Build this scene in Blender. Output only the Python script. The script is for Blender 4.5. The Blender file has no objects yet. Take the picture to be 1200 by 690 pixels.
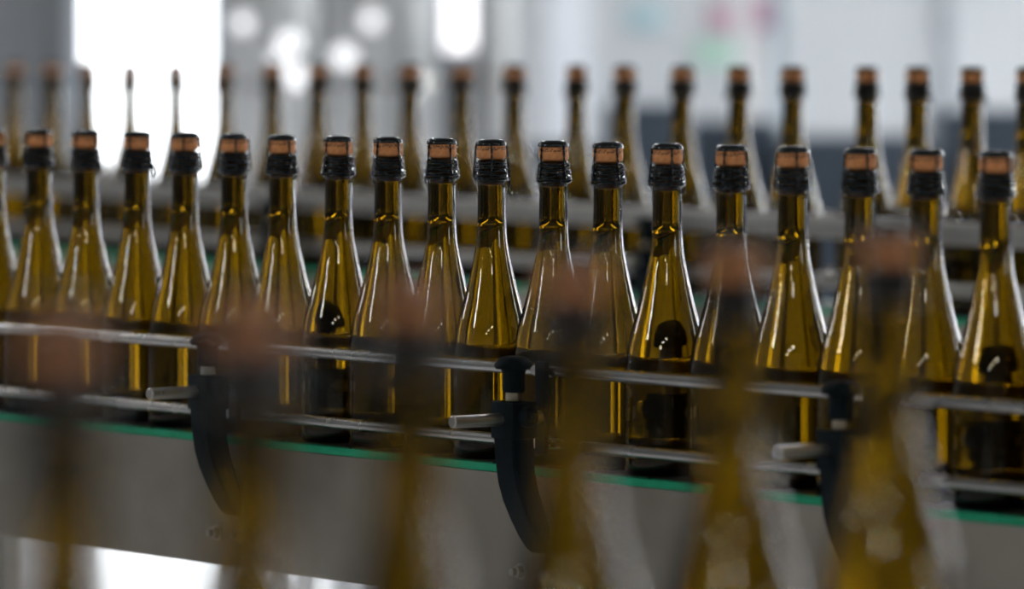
import bpy, bmesh, math, random
from math import sin, cos, pi, radians, atan2, sqrt
from mathutils import Vector, Matrix
random.seed(7)
S = bpy.context.scene
C = S.collection

# ------------------------------------------------------------------ helpers
def new_mesh(name, verts, faces, mat, parent=None, smooth=True, loc=None, rot=None, angle=None):
    me = bpy.data.meshes.new(name)
    me.from_pydata([tuple(v) for v in verts], [], faces)
    me.validate()
    if smooth:
        for p in me.polygons: p.use_smooth = True
        if angle is not None:
            me.set_sharp_from_angle(angle=radians(angle))
    me.materials.append(mat)
    o = bpy.data.objects.new(name, me)
    C.objects.link(o)
    if parent is not None: o.parent = parent
    if loc is not None: o.location = loc
    if rot is not None: o.rotation_euler = rot
    return o

class MB:
    """collects shapes and links them as one mesh object"""
    def __init__(s): s.v = []; s.f = []
    def add(s, vs, fs):
        n = len(s.v); s.v += [tuple(v) for v in vs]; s.f += [tuple(i + n for i in f) for f in fs]
    def box(s, c, d, bev=0.0, M=None):
        bm = bmesh.new(); bmesh.ops.create_cube(bm, size=1)
        bmesh.ops.scale(bm, vec=d, verts=bm.verts)
        if bev > 0:
            bmesh.ops.bevel(bm, geom=bm.edges[:], offset=bev, segments=2, profile=.6, affect='EDGES')
        bm.verts.ensure_lookup_table()
        vs = [v.co.copy() for v in bm.verts]
        if M is not None: vs = [M @ v for v in vs]
        vs = [v + Vector(c) for v in vs]
        fs = [[v.index for v in f.verts] for f in bm.faces]
        bm.free(); s.add(vs, fs)
    def lathe(s, prof, n=32, M=None, off=(0, 0, 0), close=False):
        """prof: (r, z) list; r==0 ends become poles"""
        vs = []; rings = []
        for r, z in prof:
            if r <= 1e-9: rings.append([len(vs)]); vs.append(Vector((0, 0, z)))
            else:
                rings.append(list(range(len(vs), len(vs) + n)))
                for k in range(n):
                    a = 2 * pi * k / n; vs.append(Vector((r * cos(a), r * sin(a), z)))
        fs = []
        pairs = list(zip(rings, rings[1:]))
        if close: pairs.append((rings[-1], rings[0]))
        for a, b in pairs:
            for k in range(n):
                k2 = (k + 1) % n
                if len(a) == 1 and len(b) == 1: continue
                if len(a) == 1: fs.append((a[0], b[k2], b[k]))
                elif len(b) == 1: fs.append((a[k], a[k2], b[0]))
                else: fs.append((a[k], a[k2], b[k2], b[k]))
        if M is not None: vs = [M @ v for v in vs]
        vs = [v + Vector(off) for v in vs]
        s.add(vs, fs)
    def tube(s, path, r, n=8, closed=False):
        P = [Vector(p) for p in path]; m = len(P); vs = []
        prev = None
        for i in range(m):
            if closed: t = P[(i + 1) % m] - P[i - 1]
            else: t = P[min(i + 1, m - 1)] - P[max(i - 1, 0)]
            t.normalize()
            u = Vector((0, 0, 1)) if prev is None else prev
            if abs(t.dot(u)) > .95 and prev is None: u = Vector((1, 0, 0))
            a = (u - t * u.dot(t)).normalized(); b = t.cross(a); prev = a
            for k in range(n):
                w = 2 * pi * k / n
                vs.append(P[i] + (a * cos(w) + b * sin(w)) * r)
        fs = []
        for i in range(m if closed else m - 1):
            j = (i + 1) % m
            for k in range(n):
                k2 = (k + 1) % n
                fs.append((i * n + k, j * n + k, j * n + k2, i * n + k2))
        if not closed:
            fs.append(tuple(range(n))); fs.append(tuple((m - 1) * n + k for k in reversed(range(n))))
        s.add(vs, fs)
    def cyl(s, a, b, r, n=24, bev=.001):
        a = Vector(a); b = Vector(b); L = (b - a).length
        q = Vector((0, 0, 1)).rotation_difference((b - a).normalized()).to_matrix()
        s.lathe([(0, 0), (r - bev, 0), (r, bev), (r, L - bev), (r - bev, L), (0, L)], n, q, a)
    def prism(s, outline, axis, a, b):
        """outline: 2D points; extruded along 'x','y' or 'z' from a to b"""
        n = len(outline)
        def mk(p, t):
            return {'x': (t, p[0], p[1]), 'y': (p[0], t, p[1]), 'z': (p[0], p[1], t)}[axis]
        vs = [mk(p, a) for p in outline] + [mk(p, b) for p in outline]
        fs = [tuple(range(n)), tuple(range(2 * n - 1, n - 1, -1))]
        fs += [(i, (i + 1) % n + 0, (i + 1) % n + n, i + n) for i in range(n)]
        s.add(vs, fs)
    def build(s, name, mat, parent=None, smooth=True, angle=35, **k):
        o = new_mesh(name, s.v, s.f, mat, parent, smooth, angle=angle, **k)
        bm = bmesh.new(); bm.from_mesh(o.data); bmesh.ops.recalc_face_normals(bm, faces=bm.faces[:]); bm.to_mesh(o.data); bm.free()
        if smooth: o.data.set_sharp_from_angle(angle=radians(angle))
        return o

def smooth_profile(pts, sub=5):
    """Catmull-Rom through (r,z) points"""
    out = []
    P = [pts[0]] + list(pts) + [pts[-1]]
    for i in range(1, len(P) - 2):
        p0, p1, p2, p3 = P[i - 1], P[i], P[i + 1], P[i + 2]
        for k in range(sub):
            t = k / sub
            out.append(tuple(.5 * ((2 * p1[j]) + (-p0[j] + p2[j]) * t + (2 * p0[j] - 5 * p1[j] + 4 * p2[j] - p3[j]) * t * t + (-p0[j] + 3 * p1[j] - 3 * p2[j] + p3[j]) * t ** 3) for j in (0, 1)))
    out.append(pts[-1])
    return out

def empty(name, label, cat, loc=(0, 0, 0), rz=0, group=None):
    o = bpy.data.objects.new(name, None); C.objects.link(o)
    o.empty_display_size = .05
    o.location = loc; o.rotation_euler = (0, 0, rz)
    tag(o, label, cat, group); return o
def tag(o, label=None, cat=None, group=None, kind=None):
    if label: o['label'] = label
    if cat: o['category'] = cat
    if group: o['group'] = group
    if kind: o['kind'] = kind
    return o

# ------------------------------------------------------------------ materials
def mat(name, color=(.5, .5, .5), rough=.5, metal=0., spec=.5, emit=None, estr=0., **k):
    m = bpy.data.materials.new(name); m.use_nodes = True
    b = m.node_tree.nodes['Principled BSDF']
    b.inputs['Base Color'].default_value = (*color, 1)
    b.inputs['Roughness'].default_value = rough
    b.inputs['Metallic'].default_value = metal
    b.inputs['Specular IOR Level'].default_value = spec
    if emit:
        b.inputs['Emission Color'].default_value = (*emit, 1); b.inputs['Emission Strength'].default_value = estr
    for kk, v in k.items(): b.inputs[kk].default_value = v
    return m
def noise_mat(name, c1, c2, scale=5., stretch=(1, 1, 1), rough=(.4, .5), metal=0., bump=0., detail=4, coord='Object', spec=.5):
    m = mat(name, c1, rough[0], metal, spec); nt = m.node_tree; N = nt.nodes; L = nt.links
    b = N['Principled BSDF']
    tc = N.new('ShaderNodeTexCoord'); mp = N.new('ShaderNodeMapping'); mp.inputs['Scale'].default_value = stretch
    nz = N.new('ShaderNodeTexNoise'); nz.inputs['Scale'].default_value = scale; nz.inputs['Detail'].default_value = detail
    L.new(tc.outputs[coord], mp.inputs['Vector']); L.new(mp.outputs['Vector'], nz.inputs['Vector'])
    r = N.new('ShaderNodeValToRGB'); r.color_ramp.elements[0].color = (*c1, 1); r.color_ramp.elements[1].color = (*c2, 1)
    r.color_ramp.elements[0].position = .32; r.color_ramp.elements[1].position = .68
    L.new(nz.outputs['Fac'], r.inputs['Fac']); L.new(r.outputs['Color'], b.inputs['Base Color'])
    mr = N.new('ShaderNodeMapRange'); mr.inputs['To Min'].default_value = rough[0]; mr.inputs['To Max'].default_value = rough[1]
    L.new(nz.outputs['Fac'], mr.inputs['Value']); L.new(mr.outputs['Result'], b.inputs['Roughness'])
    if bump:
        bp = N.new('ShaderNodeBump'); bp.inputs['Strength'].default_value = bump; bp.inputs['Distance'].default_value = .002
        L.new(nz.outputs['Fac'], bp.inputs['Height']); L.new(bp.outputs['Normal'], b.inputs['Normal'])
    return m

def glass_mat(name, color, ior, rough=0., vol=None, dens=0.):
    m = bpy.data.materials.new(name); m.use_nodes = True
    nt = m.node_tree; N = nt.nodes; L = nt.links
    N.remove(N['Principled BSDF']); out = [n for n in N if n.type == 'OUTPUT_MATERIAL'][0]
    g = N.new('ShaderNodeBsdfRefraction'); g.inputs['Color'].default_value = (*color, 1)
    g.inputs['IOR'].default_value = ior; g.inputs['Roughness'].default_value = rough
    s = N.new('ShaderNodeBsdfGlossy'); s.inputs['Roughness'].default_value = rough
    s.inputs['Color'].default_value = (1, 1, 1, 1)
    fr = N.new('ShaderNodeFresnel'); fr.inputs['IOR'].default_value = ior
    mx = N.new('ShaderNodeMixShader')
    L.new(fr.outputs['Fac'], mx.inputs['Fac']); L.new(g.outputs['BSDF'], mx.inputs[1]); L.new(s.outputs['BSDF'], mx.inputs[2])
    L.new(mx.outputs['Shader'], out.inputs['Surface'])
    if vol:
        va = N.new('ShaderNodeVolumeAbsorption'); va.inputs['Color'].default_value = (*vol, 1); va.inputs['Density'].default_value = dens
        L.new(va.outputs['Volume'], out.inputs['Volume'])
    # very fine waviness of moulded glass
    tc = N.new('ShaderNodeTexCoord'); nz = N.new('ShaderNodeTexNoise'); nz.inputs['Scale'].default_value = 38.
    nz.inputs['Detail'].default_value = 2.
    bp = N.new('ShaderNodeBump'); bp.inputs['Strength'].default_value = .05; bp.inputs['Distance'].default_value = .002
    L.new(tc.outputs['Object'], nz.inputs['Vector']); L.new(nz.outputs['Fac'], bp.inputs['Height'])
    for x in (g, s, fr): L.new(bp.outputs['Normal'], x.inputs['Normal'])
    return m

M_glass = glass_mat('green_bottle_glass', (.86, .79, .42), 1.5, 0., (.50, .435, .0), 370.)
M_wine = glass_mat('golden_wine', (.95, .88, .55), 1.34)

def cork_material():
    m = noise_mat('cork', (.80, .30, .10), (.95, .42, .16), 260., rough=(.6, .8), bump=.3)
    nt = m.node_tree; N = nt.nodes; L = nt.links; b = N['Principled BSDF']
    ramp = [n for n in N if n.type == 'VALTORGB'][0]
    tc = [n for n in N if n.type == 'TEX_COORD'][0]
    sp = N.new('ShaderNodeSeparateXYZ'); L.new(tc.outputs['Object'], sp.inputs[0])
    at = N.new('ShaderNodeMath'); at.operation = 'ARCTAN2'; L.new(sp.outputs['Y'], at.inputs[0]); L.new(sp.outputs['X'], at.inputs[1])
    cb = N.new('ShaderNodeCombineXYZ')
    ms = N.new('ShaderNodeMath'); ms.operation = 'MULTIPLY'; ms.inputs[1].default_value = 9.; L.new(at.outputs[0], ms.inputs[0])
    mz = N.new('ShaderNodeMath'); mz.operation = 'MULTIPLY'; mz.inputs[1].default_value = 420.; L.new(sp.outputs['Z'], mz.inputs[0])
    L.new(ms.outputs[0], cb.inputs['X']); L.new(mz.outputs[0], cb.inputs['Y'])
    nz = N.new('ShaderNodeTexNoise'); nz.inputs['Scale'].default_value = 1.; nz.inputs['Detail'].default_value = 1.; L.new(cb.outputs[0], nz.inputs['Vector'])
    gt = N.new('ShaderNodeMath'); gt.operation = 'GREATER_THAN'; gt.inputs[1].default_value = .50; L.new(nz.outputs['Fac'], gt.inputs[0])
    g1 = N.new('ShaderNodeMath'); g1.operation = 'GREATER_THAN'; g1.inputs[1].default_value = .3125; L.new(sp.outputs['Z'], g1.inputs[0])
    g2 = N.new('ShaderNodeMath'); g2.operation = 'LESS_THAN'; g2.inputs[1].default_value = .3160; L.new(sp.outputs['Z'], g2.inputs[0])
    a = N.new('ShaderNodeMath'); a.operation = 'MULTIPLY'; L.new(gt.outputs[0], a.inputs[0]); L.new(g1.outputs[0], a.inputs[1])
    a2 = N.new('ShaderNodeMath'); a2.operation = 'MULTIPLY'; L.new(a.outputs[0], a2.inputs[0]); L.new(g2.outputs[0], a2.inputs[1])
    a3 = N.new('ShaderNodeMath'); a3.operation = 'MULTIPLY'; a3.inputs[1].default_value = .75; L.new(a2.outputs[0], a3.inputs[0])
    mix = N.new('ShaderNodeMix'); mix.data_type = 'RGBA'
    L.new(a3.outputs[0], mix.inputs['Factor']); L.new(ramp.outputs['Color'], mix.inputs['A']); mix.inputs['B'].default_value = (.06, .025, .015, 1)
    L.new(mix.outputs['Result'], b.inputs['Base Color'])
    return m
M_cork = cork_material()
M_wire = mat('black_wire', (.006, .010, .010), .13, .0, .5)
M_cap = mat('black_lacquered_cap', (.02, .022, .022), .22, .3, .6)
M_steel = noise_mat('brushed_steel', (.33, .31, .28), (.43, .41, .375), 14., (.6, 1, 9), (.36, .5), 1., .06)
M_panel = noise_mat('stained_steel_panel', (.34, .295, .24), (.43, .385, .32), 7., (1, 1, 1.4), (.42, .58), .75, .05)
M_rail = noise_mat('polished_steel_rod', (.56, .53, .49), (.60, .57, .53), 12., (1, 1, 1), (.24, .3), 1.)
M_rod = noise_mat('satin_steel_rod', (.68, .65, .6), (.78, .75, .70), 60., (1, 1, 1), (.25, .33), 1.)
M_green = noise_mat('green_wear_strip', (.0, .36, .17), (.01, .46, .23), 40., rough=(.35, .5))
M_black = noise_mat('black_plastic', (.006, .010, .012), (.010, .016, .018), 60., rough=(.5, .62), bump=.1, spec=.08)
M_belt = noise_mat('dark_chain_plate', (.035, .028, .022), (.07, .055, .04), 30., rough=(.3, .5), metal=.4)
M_bolt = mat('worn_bolt_steel', (.62, .58, .5), .3, 1.)

# ------------------------------------------------------------------ the bottle
OUT = [(.0, .0245), (.012, .023), (.026, .012), (.034, .002), (.0365, .0), (.0395, .0022), (.0415, .008), (.042, .014)]
SH = [(.042, .078), (.0416, .096), (.0398, .112), (.0365, .132), (.0318, .150), (.0268, .168), (.0222, .187), (.0190, .202), (.0165, .215),
      (.0153, .228), (.0147, .242), (.0143, .262), (.0141, .277)]
LIP = [(.0145, .2795), (.0162, .2815), (.0172, .285), (.0170, .2885), (.0150, .2915), (.0143, .294), (.0150, .2965), (.0154, .2995), (.0148, .3022), (.0130, .303)]
body = OUT + smooth_profile([(.042, .014)] + SH, 4)[1:] + LIP
inner_sh = [(r - .0031, z) for r, z in smooth_profile([(.042, .014)] + SH, 4) if .016 < z < .27]
inner_sh = [(r, z) for r, z in inner_sh if z < .230]
INNER_UP = [(.0, .0285), (.012, .0268), (.026, .0155), (.033, .0085), (.0365, .0095), (.0382, .014)] + inner_sh + [(.0122, .2340), (.0119, .2375), (.0108, .2405), (.0088, .2435), (.0080, .248), (.0078, .303)]

def make_bottle(seg, simple=False):
    root = empty('sparkling_wine_bottle', 'x', 'bottle')
    g = MB(); g.lathe(body + INNER_UP[::-1], seg)
    g.build('glass_body', M_glass, root, angle=60)
    lv = .2385
    wp = [(r + .0004 if r > 0 else 0, z - (.0004 if r < .034 and z < .03 else 0)) for r, z in INNER_UP if z < lv]
    rl = wp[-1][0] - .0003
    wp += [(rl, lv), (rl - .0012, lv - .0006), (0, lv - .0008)]
    w = MB(); w.lathe(wp, seg); w.build('wine', M_wine, root, angle=40)
    k = MB(); k.lathe([(0, .2780), (.0070, .2782), (.0079, .279), (.0081, .281), (.0081, .3015), (.0118, .3035), (.0143, .3048), (.0150, .3075), (.0151, .312), (.0147, .3165), (.0136, .3195), (.0, .3198)], seg if not simple else 20)
    k.build('cork', M_cork, root, angle=50)
    c = MB()
    rr = .0008
    for q in range(4):
        a0 = q * pi / 2 + .3
        P = []
        for i, (r, z) in enumerate([(.0138, .3205), (.0156, .3185), (.0161, .313), (.0166, .305), (.0174, .297), (.0184, .289), (.0187, .2835)]):
            P.append((r * cos(a0), r * sin(a0), z))
        for tw in (0, pi):   # two strands twisted round each other
            PP = []
            for i in range(len(P) - 1):
                for s_ in range(4):
                    t = i + s_ / 4; A = Vector(P[i]).lerp(Vector(P[i + 1]), s_ / 4)
                    w_ = t * 3.1 + tw
                    A += Vector((-sin(a0), cos(a0), 0)) * .0006 * cos(w_) + Vector((cos(a0), sin(a0), 0)) * .0006 * sin(w_)
                    PP.append(A)
            c.tube(PP, rr * .8, 5)
    for z0, r0, am in ((.2825, .0180, .0007), (.2850, .0182, .0006), (.2880, .0178, .0010), (.2912, .0172, .0009), (.2945, .0166, .0008), (.2975, .0164, .0006), (.3003, .0162, .0006)):
        c.tube([((r0 - .0006 + .0004 * sin(5 * w)) * cos(w), (r0 - .0006 + .0004 * sin(5 * w)) * sin(w), z0 + am * sin(4 * w + z0 * 900)) for w in [2 * pi * i / 40 for i in range(40)]], .0011, 6, True)
    a0 = -1.0      # the twisted key loop that lies against the neck
    d = Vector((cos(a0), sin(a0), 0)); t_ = Vector((-sin(a0), cos(a0), 0))
    c.tube([d * (.0188 + .0006 * sin(w)) + t_ * (.0035 * sin(w)) + Vector((0, 0, .2795 + .0055 * cos(w))) for w in [2 * pi * i / 20 for i in range(20)]], rr, 5, True)
    cage = c.build('wire_cage', M_wire, root, angle=80)
    p = MB(); p.lathe([(0, .3196), (.0130, .3196), (.0148, .3182), (.0154, .3172), (.0158, .3174), (.0158, .3192), (.0150, .3210), (.0128, .3230), (.0105, .3236), (.0098, .3232), (.0, .3238)], 32)
    p.build('metal_cap', M_cap, cage, angle=40)
    return root

def copy_tree(o, parent=None):
    c = o.copy(); C.objects.link(c); c.parent = parent
    for ch in o.children: copy_tree(ch, c)
    return c

proto = make_bottle(48)
used = [False]
def place_bottle(x, y, z, label, group):
    if not used[0]: o = proto; used[0] = True
    else: o = copy_tree(proto)
    o.location = (x, y, z); o.rotation_euler = (radians(random.uniform(-.25, .25)), radians(random.uniform(-.35, .35)), random.uniform(0, 2 * pi))
    o['label'] = label; o['group'] = group
    return o

ORD = ['first', 'second', 'third', 'fourth', 'fifth', 'sixth', 'seventh', 'eighth', 'ninth', 'tenth', 'eleventh', 'twelfth', 'thirteenth']

# ------------------------------------------------------------------ conveyors (local x along the row, y inward, z=0 at belt top)
def row_points(P, th, px):
    """distances along a row, where each bottle of the line stands"""
    c, s = cos(th), sin(th)
    return [(P[1] * ((x - 600) / 5886) - P[0]) / (c + ((x - 600) / 5886) * s) for x in px]

def conveyor(name, label, P, th, z, x0, x1, half, brackets, round_rails=True, panel_h=.131, strip=True, legs=()):
    root = empty(name, label, 'conveyor', (P[0], P[1], z), -th)
    ye = half + .0155   # face of the side panels
    # belt made of overlapping chain plates
    b = MB(); pitch = .0381; n = int((x1 - x0) / pitch)
    for i in range(n):
        xc = x0 + (i + .5) * pitch
        b.box((xc, 0, -.002), (pitch - .0012, 2 * half, .004), 0)
        b.box((xc, 0, -.009), (pitch * .6, half, .010), 0)
    b.build('chain_belt', M_belt, root, smooth=False)
    for sgn in (-1, 1):
        if strip:
            g = MB(); g.box(((x0 + x1) / 2, sgn * (half + .0075), -.0038), (x1 - x0, .0135, .0080), .001)
            nt = MB()
            g.build('wear_strip', M_green, root)
            # small dark screw plugs along the strip
            d = MB()
            q = x0 + .05
            while q < x1:
                d.cyl((q, sgn * (half + .0075), -.001), (q, sgn * (half + .0075), .0012), .0022, 10, .0003); q += .12
            d.build('strip_screw', M_black, root)
        p = MB()
        yy = sgn * (ye - .0015)
        p.box(((x0 + x1) / 2, yy, -.0080 - panel_h / 2), (x1 - x0, .003, panel_h), .0008)
        p.box(((x0 + x1) / 2, sgn * (ye - .011), -.0095), (x1 - x0, .020, .003), .0008)
        p.box(((x0 + x1) / 2, sgn * (ye - .011), -.0075 - panel_h + .002), (x1 - x0, .020, .003), .0008)
        p.build('side_panel', M_panel, root)
        for zr, rr in ((.097, .0062), (.0245, .0058)):
            g = MB()
            if round_rails: g.cyl((x0, sgn * (.0495), zr), (x1, sgn * (.0495), zr), rr, 20)
            else:
                h = .030 if zr > .05 else .018
                g.box(((x0 + x1) / 2, sgn * .0565, zr + .012), (x1 - x0, .010, h), .003)
            g.build('guide_rail', M_rail if round_rails else M_steel, root)
    for xb in brackets:
        bracket(root, xb, -1, ye)
        bracket(root, xb, 1, ye)
    for xl in legs:
        for sgn in (-1, 1):
            L = MB(); L.box((xl, sgn * (ye - .03), (-z - panel_h) / 2 - .002), (.05, .05, z - panel_h - .012), .004)
            l = L.build('leg', M_steel, root)
            F = MB(); F.lathe([(0, 0), (.045, 0), (.045, .012), (.015, .03), (.0, .03)], 20, None, (xl, sgn * (ye - .03), -z))
            F.build('foot', M_black, l)
        L = MB(); L.box((xl, 0, -z + .35), (.04, 2 * ye - .10, .04), .003); L.build('cross_bar', M_steel, root)
    return root

def bracket(parent, xb, sg, ye):
    """swivel rail bracket: curved arm, block, threaded stud with knob, cross rod and rail holder. Outward is sg*y"""
    f = ye - .0615
    def Y(d): return sg * (d + f)      # d = distance outward from the belt middle
    arm = MB()
    outer = [(.110, .069), (.110, .035), (.1085, .012), (.1045, -.012), (.0985, -.030), (.0895, -.048), (.0790, -.066), (.0690, -.079), (.0625, -.0835)]
    inner = [(.0615, -.0835), (.0615, -.060), (.0680, -.040), (.0760, -.020), (.0805, .0), (.082, .030), (.082, .069)]
    arm.prism([(Y(a), b) for a, b in outer + inner], 'x', xb - .0155, xb + .0155)
    r = arm.build('rail_bracket', M_black, parent, angle=30)
    bm = bmesh.new(); bm.from_mesh(r.data)
    bmesh.ops.bevel(bm, geom=[e for e in bm.edges if e.calc_face_angle(0) > .6], offset=.0018, segments=2, affect='EDGES'); bm.to_mesh(r.data); bm.free()
    bl = MB(); bl.box((xb, Y(.096), .0505), (.035, .031, .037), .002)
    bl.build('clamp_block', M_black, r)
    st = MB(); prof = [(0, .066)]
    for i in range(8): prof += [(.0085, .0665 + i * .0016), (.0074, .0673 + i * .0016)]
    prof += [(0, .080)]
    st.lathe(prof, 20, None, (xb, Y(.096), 0)); st.build('threaded_stud', M_bolt, r, angle=20)
    # knob with drooping wings
    kn = MB(); n = 48; vs = []; rings = [(.0105, .078, 0), (.0115, .080, 0), (.0115, .097, 0), (.0135, .101, .3), (.0190, .1035, 1), (.0198, .1055, 1), (.0165, .109, .7), (.0120, .1118, .3), (.0060, .1135, 0)]
    for rr, zz, am in rings:
        for k in range(n):
            w = 2 * pi * k / n; q = rr * (1 + .12 * am * cos(4 * w)); vs.append((xb + q * cos(w), Y(.096) + q * sin(w), zz - .0022 * am * (cos(4 * w))))
    fs = []
    for i in range(len(rings) - 1):
        for k in range(n): k2 = (k + 1) % n; fs.append((i * n + k, i * n + k2, (i + 1) * n + k2, (i + 1) * n + k))
    fs.append(tuple(reversed(range(n)))); fs.append(tuple((len(rings) - 1) * n + k for k in range(n)))
    kn.add(vs, fs); kn.build('clamp_knob', M_black, r, angle=50)
    rd = MB(); rd.cyl((xb - .002, Y(.172), .0515), (xb - .002, Y(.060), .0515), .0062, 24, .0012)
    rd.build('cross_rod', M_rod, r)
    h = MB(); h.box((xb - .002, Y(.0585), .0605), (.016, .006, .092), .0015); h.build('rail_holder', M_black, r)
    sc = MB(); sc.cyl((xb + .017, Y(.096), .0545), (xb + .028, Y(.096), .0545), .0105, 24, .002); sc.cyl((xb + .027, Y(.096), .0545), (xb + .031, Y(.096), .0545), .005, 6, .0005)
    sc.build('clamp_screw', M_black, r)
    for dx in (-.030, .014):
        bo = MB(); bo.cyl((xb + dx, Y(.0615), -.104), (xb + dx, Y(.0632), -.104), .0085, 20, .0004)
        bo.cyl((xb + dx, Y(.063), -.104), (xb + dx, Y(.070), -.104), .0063, 6, .0008)
        bo.cyl((xb + dx, Y(.069), -.104), (xb + dx, Y(.076), -.104), .0038, 12, .0008)
        bo.build('bolt', M_bolt, r, angle=25)

# front, sharp row
TH = radians(51); P0 = (-.02, 5.118); ZF = .9343
PXF = [-62, -8, 46, 102, 160, 216, 275, 332, 397, 454, 518, 577, 648, 712, 781, 857, 930, 1007, 1086, 1168, 1254]
ts = row_points(P0, TH, PXF)
MINS = .0848
for _ in range(200):
    for i in range(len(ts) - 1):
        g = ts[i + 1] - ts[i]
        if g < MINS: e = (MINS - g) / 2 + 1e-6; ts[i] -= e; ts[i + 1] += e
def off_t(P, th, px, y, xo=0):
    c, s = cos(th), sin(th)     # point = P + t*(c,-s) + y*(s,c)
    Q = (P[0] + y * s, P[1] + y * c)
    return row_points(Q, th, [px])[0] - xo
br = [off_t(P0, TH, p, -.110) for p in (231, 589, 973)]
front = conveyor('bottle_conveyor', 'steel chain conveyor with green edge strips under the sharp row of bottles', P0, TH, ZF, -1.9, 1.55, .046, br, True, .131, True, (-1.45, 1.25))
# shared naming: counted from the clamp in the middle of the picture
idx_mid = 11   # last bottle left of the middle clamp
for i, t in enumerate(ts):
    if i <= idx_mid: lab = ORD[idx_mid - i] + ' dark green corked bottle left of the middle black clamp, sharp row'
    else: lab = ORD[i - idx_mid - 1] + ' dark green corked bottle right of the middle black clamp, sharp row'
    place_bottle(P0[0] + t * cos(TH), P0[1] - t * sin(TH), ZF, lab, 'sparkling wine bottles in the sharp row')

# rear, blurred row
THB = radians(58.5); PB = (-.0295, 7.546); ZB = 1.003
PXB = [-30, 18, 62, 104, 152, 207, 262, 320, 372, 425, 480, 541, 604, 675, 731, 799, 866, 930, 1016, 1075, 1140, 1204]
tb = row_points(PB, THB, PXB)
brb = [off_t(PB, THB, p, -.110) for p in (312, 752, 1010)]
rear = conveyor('bottle_conveyor', 'blurred steel conveyor with flat guide rails behind the sharp row', PB, THB, ZB, -2.3, 1.7, .050, brb, False, .12, True, (-1.75, -.2, 1.2))
for i, t in enumerate(tb):
    k = i - 12
    if k == 0: lab = 'blurred green bottle on the rear conveyor, the one straight above the middle black clamp'
    else: lab = '%s blurred rear conveyor bottle to the %s of the one above the middle clamp' % (ORD[abs(k) - 1], 'left' if k < 0 else 'right')
    place_bottle(PB[0] + t * cos(THB), PB[1] - t * sin(THB), ZB, lab, 'blurred bottles on the rear conveyor')

# near row, so close to the lens that it dissolves
near = [(1046, 2.9), (862, 2.7), (670, 2.5), (480, 2.3), (290, 2.1), (72, 1.98)]
A_ = Vector(((1046 - 600) / 5886 * 2.9, 2.9)); B_ = Vector(((290 - 600) / 5886 * 2.1, 2.1))
thn = atan2(B_.y - A_.y, B_.x - A_.x)
ZN = .923
NL = ['tallest looking blurred near bottle, with amber glow, just right of the rightmost black clamp', 'hazy near bottle, between the rightmost clamp and middle clamp, nearer the right one',
      'hazy near bottle covering the belt just right of the middle clamp', 'faint near bottle, brown haze over the panel left of the middle clamp',
      'dark hazy near bottle just right of the leftmost clamp', 'dark out of focus near bottle left of the leftmost clamp']
nr = empty('bottle_conveyor', 'nearest conveyor, carrying the very blurred bottles close to the lens', 'conveyor', (A_.x, A_.y, ZN), thn)
L_ = (B_ - A_).length
b = MB()
for i in range(44):
    b.box((-.55 + (i + .5) * .0381, 0, -.002), (.0369, .1, .004), 0)
b.build('chain_belt', M_belt, nr, smooth=False)
for sgn in (-1, 1):
    p = MB(); p.box((.29, sgn * .06, -.07), (1.68, .003, .13), .0008); p.box((.29, sgn * .052, -.0065), (1.68, .015, .004), .0005); p.build('side_panel', M_panel, nr)
for xl in (-.35, .95):
    for sgn in (-1, 1):
        p = MB(); p.box((xl, sgn * .045, (-ZN - .13) / 2), (.05, .04, ZN - .13), .003); p.build('leg', M_steel, nr)
for (px, D), lab in zip(near, NL):
    place_bottle((px - 600) / 5886 * D, D, ZN, lab, 'very blurred bottles nearest the lens')

# ------------------------------------------------------------------ the hall
YB = 16.0; XL = -7.0; XR = 7.0; YF = -7.5; HC = 5.2
M_wall = noise_mat('painted_wall', (.53, .55, .565), (.60, .615, .625), 1.2, rough=(.6, .8))
M_floor = noise_mat('epoxy_floor', (.80, .81, .84), (.88, .89, .91), 1.5, rough=(.10, .22))
M_ceil = noise_mat('ceiling_sheet', (.12, .125, .13), (.16, .165, .17), 2., rough=(.7, .9))
M_dark = noise_mat('dark_slate_paint', (.035, .05, .07), (.06, .08, .105), 3., rough=(.35, .5))
M_frame = mat('window_frame_grey', (.35, .37, .4), .4)
def day(name, s, col=(.93, .97, 1.)): return mat(name, (.8, .8, .8), .4, 0, .5, col, s)
def struct(name, c, d, m):
    s = MB(); s.box(c, d); o = s.build(name, m, None, smooth=False); o['kind'] = 'structure'; return o
struct('floor', (0, (YB + YF) / 2, -.05), (XR - XL + .4, YB - YF + .4, .1), M_floor)
struct('ceiling', (0, (YB + YF) / 2, HC + .05), (XR - XL + .4, YB - YF + .4, .1), M_ceil)
struct('wall_back', (0, YB + .1, HC / 2), (XR - XL + .4, .2, HC), M_ceil)
struct('wall_partition', (.95, YB - .02, 1.9), (2.1, .04, 2.4), M_wall)
struct('trim_1', (3.4, YB - .022, .36), (7.2, .044, .72), M_dark)

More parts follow.
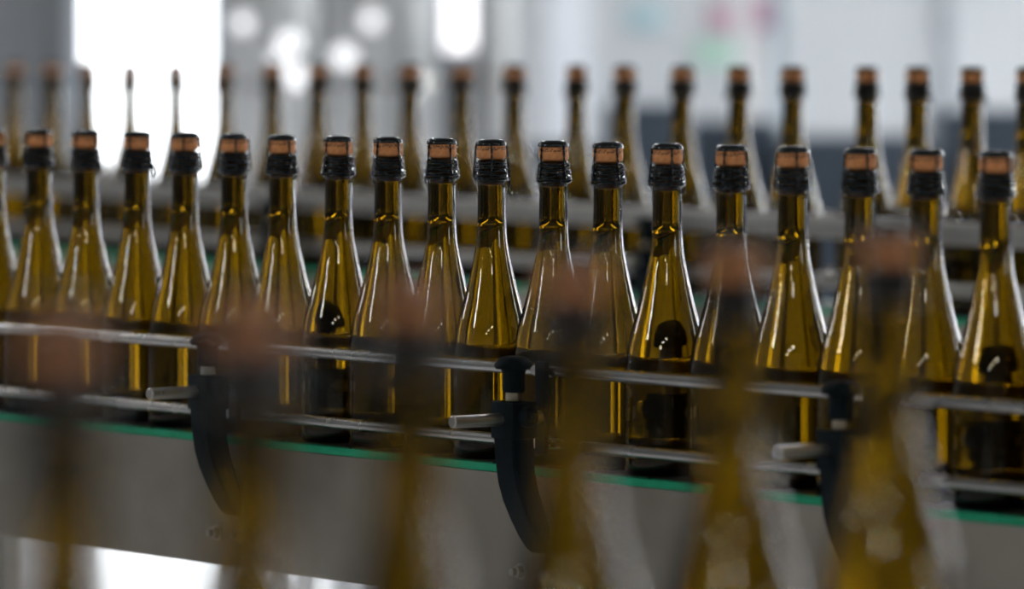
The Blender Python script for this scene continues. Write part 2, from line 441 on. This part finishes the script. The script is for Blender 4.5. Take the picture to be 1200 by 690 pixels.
struct('wall_front', (0, YF - .1, HC / 2), (XR - XL + .4, .2, HC), M_ceil)
struct('wall_left', (XL - .1, (YB + YF) / 2, HC / 2), (.2, YB - YF, HC), M_ceil)
struct('wall_right', (XR + .1, (YB + YF) / 2, HC / 2), (.2, YB - YF, HC), M_ceil)
wn = [0]
def window(c, w, h, axis, strength, bars=1, face=1, col=(.93, .97, 1.)):
    """axis 'x': the window lies in a wall facing +-x; 'y': facing +-y"""
    wn[0] += 1
    D = day('daylight_pane_%d' % wn[0], strength, col)
    def bx(mb, u, z, su, sz, dep, bev=0):
        if axis == 'y': mb.box((c[0] + u, c[1], c[2] + z), (su, dep, sz), bev)
        else: mb.box((c[0], c[1] + u, c[2] + z), (dep, su, sz), bev)
    p = MB(); bx(p, 0, 0, w, h, .02)
    o = p.build('window_%d' % wn[0], D, None, smooth=False); o['kind'] = 'structure'
    f = MB(); t = .05
    bx(f, -w / 2, 0, t, h + t, .06); bx(f, w / 2, 0, t, h + t, .06); bx(f, 0, h / 2, w + t, t, .06); bx(f, 0, -h / 2, w + t, t, .06)
    for i in range(bars): bx(f, 0, -h / 2 + h * (i + 1) / (bars + 1), w, .025, .05)
    f.build('window_frame', M_frame, o, smooth=False)
    return o
K = 5886 / YB
def wx(px, Y=YB): return (px - 600) / 5886 * Y
def wz(py, Y=YB): return 1.35 - (py - 57) / 5886 * Y
# bright openings in the back wall, and one added glow pane
def back_window(x0, x1, ytop_z, ybot, s, bars=0, col=(.93, .97, 1.)):
    Y = YB - .05
    window((wx((x0 + x1) / 2, Y), Y, (ytop_z + wz(ybot, Y)) / 2), wx(x1, Y) - wx(x0, Y), ytop_z - wz(ybot, Y), 'y', s, bars, col=col)
back_window(92, 256, 3.4, 330, 3.8, 0)
back_window(92, 555, .64, 606, 2.4, 0)  # low glowing pane, added only to whiten the floor below the conveyor
back_window(514, 562, 2.6, 66, 2.2, 0, (1, .96, .97))
# side windows: tall glazing that draws the streaks on the shoulders
for y, w, st in ((6.9, .30, 14.), (12.6, 1.2, 24.)):
    window((XR - .03, y, 2.6), w, 3.2, 'x', st, 2)
window((XR - .03, 1.0, 2.3), .7, 1.4, 'x', 11., 0)
window((XL + .03, 1.8, 4.25), .45, 1.5, 'x', 40., 0)
window((4.6, YB - .03, 2.3), .8, 2.8, 'y', 18., 2)
window((XL + .03, 10.0, 3.6), .6, 1.9, 'x', 16., 0)

# ceiling lamps; the long rear ones are added to brighten back wall and floor
M_lamp = mat('lamp_diffuser', (.9, .9, .9), .4, 0, .5, (.96, .98, 1.), 36.)
M_tube = mat('lamp_tube', (.9, .9, .9), .4, 0, .5, (1., .97, .93), 28.)
M_house = mat('grey_housing', (.6, .6, .6), .5)
lamp0 = None
def fill_ceiling_lamp(x, y, z, rz=0, lab='x'):
    global lamp0
    if lamp0 is None:
        lamp0 = empty('fill_ceiling_light', lab, 'lamp', group='added unseen ceiling lights of the hall')
        h = MB(); h.prism([(-.11, .06), (.11, .06), (.09, .0), (-.09, .0)], 'y', -.65, .65); h.build('housing', M_house, lamp0)
        h = MB(); h.box((0, 0, -.012), (.15, 1.24, .024), .006); h.build('diffuser', M_lamp, lamp0)
        h = MB()
        for yy in (-.5, .5): h.cyl((0, yy, .055), (0, yy, .5), .006, 8)
        h.build('hanger', M_house, lamp0)
        o = lamp0
    else: o = copy_tree(lamp0); o['label'] = lab
    o.location = (x, y, z); o.rotation_euler = (0, 0, rz)
rows = ['over the window wall side', 'over the middle of the hall', 'over the far side']
for x in (-4.2, -1.4, 1.4, 4.2):
    for y in (10.2, 11.9, 13.4, 14.8):
        fill_ceiling_lamp(x, y, HC - .5, 0, 'long white ceiling light added unseen to brighten the far end of the bottling hall')
bay0 = None
for x, y, z, lab in ((-4.0, -6.3, 4.7, 'high bay light over the near end of the hall, outermost'), (-2.1, -5.0, 4.7, 'high bay light over the near end of the hall, inner'), (-.1, -3.9, 4.7, 'high bay light on the middle line over the near end'),
                (3.6, .2, 4.7, 'high bay light hanging over the window side')):
    if bay0 is None:
        o = bay0 = empty('high_bay_light', lab, 'lamp', group='high bay lights of the hall')
        h = MB(); h.lathe([(0, .30), (.07, .30), (.09, .16), (.30, .03), (.31, .0), (.29, .0), (.27, .025), (.08, .14), (0, .14)], 32); h.build('reflector', M_house, o)
        h = MB(); h.lathe([(0, -.10), (.10, -.092), (.19, -.06), (.25, -.02), (.27, .02), (0, .02)], 32); h.build('diffuser', M_tube, o)
        h = MB(); h.cyl((0, 0, .29), (0, 0, .36), .008, 8); h.build('hanger', M_house, o)
    else: o = copy_tree(bay0); o['label'] = lab
    o.location = (x, y, z); o.scale = (1.36, 1.36, 1.36)

# blurred plant in front of the back wall
M_tank = noise_mat('tank_steel', (.58, .58, .57), (.70, .70, .69), 3., (1, 1, .4), (.25, .35), .55)
def tank(x0, x1, Y, lab, z1=2.6, z0=.75):
    cx = wx((x0 + x1) / 2, Y); r = (wx(x1, Y) - wx(x0, Y)) / 2
    t = empty('steel_tank', lab, 'tank', (cx, Y, 0))
    m = MB(); m.lathe([(0, z0 - .1), (r * .3, z0 - .1), (r, z0 + .05), (r, z1), (r * .85, z1 + .1), (0, z1 + .2)], 40); m.build('vessel', M_tank, t)
    for zz in (.9, 1.26, 1.9):
        m = MB(); m.lathe([(r, zz - .012), (r + .008, zz - .01), (r + .008, zz + .01), (r, zz + .012)], 40); m.build('band', M_rail, t)
    for k in range(3):
        a = k * 2 * pi / 3 + .5; m = MB(); m.cyl((.8 * r * cos(a), .8 * r * sin(a), 0), (.8 * r * cos(a), .8 * r * sin(a), z0 + .05), .03, 12); m.build('leg', M_steel, t)
    return t
tank(262, 372, 12.8, 'blurred stainless tank right of the bright window')
tank(380, 512, 13.4, 'blurred wider stainless tank left of the white glowing opening')
tank(563, 600, 14.2, 'slim blurred steel tank right of the white glowing opening')

def cabinet(x0, x1, ytop, Y, mt, lab, ex=()):
    w = wx(x1, Y) - wx(x0, Y); zt = wz(ytop, Y); cx = wx((x0 + x1) / 2, Y)
    t = empty('machine_cabinet', lab, 'machine', (cx, Y, 0))
    m = MB(); m.box((0, 0, zt / 2 + .04), (w, .5, zt - .08), .012); m.build('housing', mt, t)
    m = MB(); m.box((0, 0, .04), (w * .92, .44, .08)); m.build('plinth', M_black, t)
    m = MB(); m.box((0, -.256, zt / 2), (w * .86, .012, zt * .72), .004); d = m.build('door', mt, t)
    m = MB(); m.box((w * .34, -.272, zt * .55), (.02, .02, .12), .004); m.build('handle', M_bolt, d)
    return t
cabinet(566, 700, 168, 13.0, M_dark, 'low dark slate machine cabinet far behind the middle bottles')
cabinet(706, 800, 122, 12.4, M_dark, 'taller dark slate blue cabinet behind the sharp row, right of centre')
cabinet(806, 905, 140, 13.2, M_dark, 'dark slate cabinet between the tall cabinet and the pale wall')
cabinet(915, 1080, 158, 12.7, M_dark, 'broad low dark cabinet under the pale wall on the right')
cabinet(1095, 1235, 128, 12.9, M_dark, 'dark cabinet at the far right edge behind the rear row')

# wall panels and coloured notices
def board(name, x0, x1, y0, y1, col, lab, cat='sign', Y=YB - .045):
    m = MB(); m.box((wx((x0 + x1) / 2, Y), Y, (wz(y0, Y) + wz(y1, Y)) / 2), (wx(x1, Y) - wx(x0, Y), .02, wz(y0, Y) - wz(y1, Y)), .004)
    o = m.build(name, mat(name + '_paint', col, .5), None); tag(o, lab, cat); return o
board('wall_notice', 832, 858, 8, 36, (.55, .3, .38), 'small blurred pinkish notice on the back wall')
board('wall_notice', 884, 903, -4, 34, (.6, .32, .45), 'small blurred magenta notice on the pale upright pillar', 'sign', 15.53)
board('wall_notice', 815, 860, 48, 76, (.45, .68, .55), 'small blurred mint green notice below the pinkish one')
board('wall_notice', 735, 778, 5, 34, (.42, .58, .62), 'small blurred teal notice left of the pinkish one')

def pillar(name, x0, x1, col, lab, Y, dep=.12, z1=3.2, cat='pillar', round_=False):
    w = wx(x1, Y) - wx(x0, Y); m = MB()
    if round_: m.cyl((0, 0, 0), (0, 0, z1), w / 2, 24, .002)
    else: m.box((0, 0, z1 / 2), (w, dep, z1), .01)
    m.box((0, 0, .006), (w * 1.5, max(dep, w) * 1.3, .012), .002)
    if round_:
        for zz in (.9, 1.42, 2.2): m.lathe([(w / 2, zz - .03), (w * .62, zz - .03), (w * .62, zz + .03), (w / 2, zz + .03)], 24)
    o = m.build(name, mat(name + '_paint', col, .5), None, loc=(wx((x0 + x1) / 2, Y), Y, 0)); tag(o, lab, cat); return o
pillar('wall_pillar', 861, 901, (.80, .80, .80), 'pale upright pillar between the coloured notices at the back wall', 15.6)
pillar('vertical_pipe', 906, 917, (.22, .29, .34), 'slim slate blue upright pipe right of the pale pillar', 15.5, cat='pipe', round_=True)
pillar('wall_pillar', 641, 690, (.74, .76, .80), 'broad pale upright pillar behind the middle bottles', 15.6)
pillar('vertical_pipe', 1096, 1116, (.30, .32, .34), 'grey upright pipe near the far right edge', 15.4, cat='pipe', round_=True)
# glowing discs on stands, made up for bright glints off the machinery
M_glint = mat('glint_glow', (.9, .9, .9), .3, 0, .5, (.97, .97, 1.), 1.15)
def glint_disc(px, py, Y, r, lab):
    t = empty('glint_disc', lab, 'lamp', (wx(px, Y), Y, wz(py, Y)), group='glint discs at the tanks')
    q = Matrix.Rotation(pi / 2, 3, 'X')
    m = MB(); m.lathe([(0, -.05), (r * .7, -.05), (r * 1.1, .0), (r * 1.15, .012), (r, .012), (r * .6, -.03), (0, -.03)], 24, q); m.build('grey_housing', M_house, t)
    m = MB(); m.lathe([(0, .006), (r * .95, .006), (r * .95, .010), (0, .016)], 24, q); m.build('lens', M_glint, t)
    m = MB(); m.cyl((0, .045, .03 - wz(py, Y)), (0, .045, .0), .008, 10); m.lathe([(0, 0), (.06, 0), (.06, .015), (.02, .03), (0, .03)], 20, None, (0, .045, -wz(py, Y))); m.build('stand', M_house, t)
glint_disc(285, 27, 12.45, .022, 'small round white glint disc glowing on the left tank, top')
glint_disc(325, 68, 12.25, .016, 'dimmer round glint disc below and right of the top disc')
glint_disc(340, 50, 12.05, .030, 'bright round glint disc at right side of the left tank')
glint_disc(345, 88, 11.85, .030, 'lowest round glint disc at the right side of the left tank')
glint_disc(404, 66, 12.7, .030, 'round pale glint disc on the left half of the wider tank')
glint_disc(436, 24, 12.95, .026, 'round pale glint disc near the middle of the wider tank')

# ------------------------------------------------------------------ world, camera
W = bpy.data.worlds.new('hall_world'); S.world = W; W.use_nodes = True
W.node_tree.nodes['Background'].inputs[0].default_value = (.6, .7, .85, 1); W.node_tree.nodes['Background'].inputs[1].default_value = .4

cam = bpy.data.cameras.new('camera'); co = bpy.data.objects.new('camera', cam); C.objects.link(co); S.camera = co
co.location = (0, 0, 1.35); co.rotation_euler = (radians(90 - 2.801), 0, 0)
cam.sensor_width = 36; cam.lens = 5886 / 1200 * 36; cam.clip_end = 60; cam.clip_start = .1
cam.dof.use_dof = True; cam.dof.focus_distance = 5.08; cam.dof.aperture_fstop = cam.lens / 1000 / .052
S.view_settings.view_transform = 'Standard'; S.view_settings.look = 'None'; S.view_settings.gamma = 1; S.view_settings.exposure = 0
S.view_settings.use_curve_mapping = False
cy = S.cycles
cy.use_denoising = True
try: cy.denoiser = 'OPENIMAGEDENOISE'
except Exception: pass
cy.max_bounces = 20; cy.transmission_bounces = 20; cy.glossy_bounces = 6; cy.diffuse_bounces = 4
cy.caustics_refractive = True; cy.caustics_reflective = False; cy.sample_clamp_indirect = 6.; cy.blur_glossy = .5
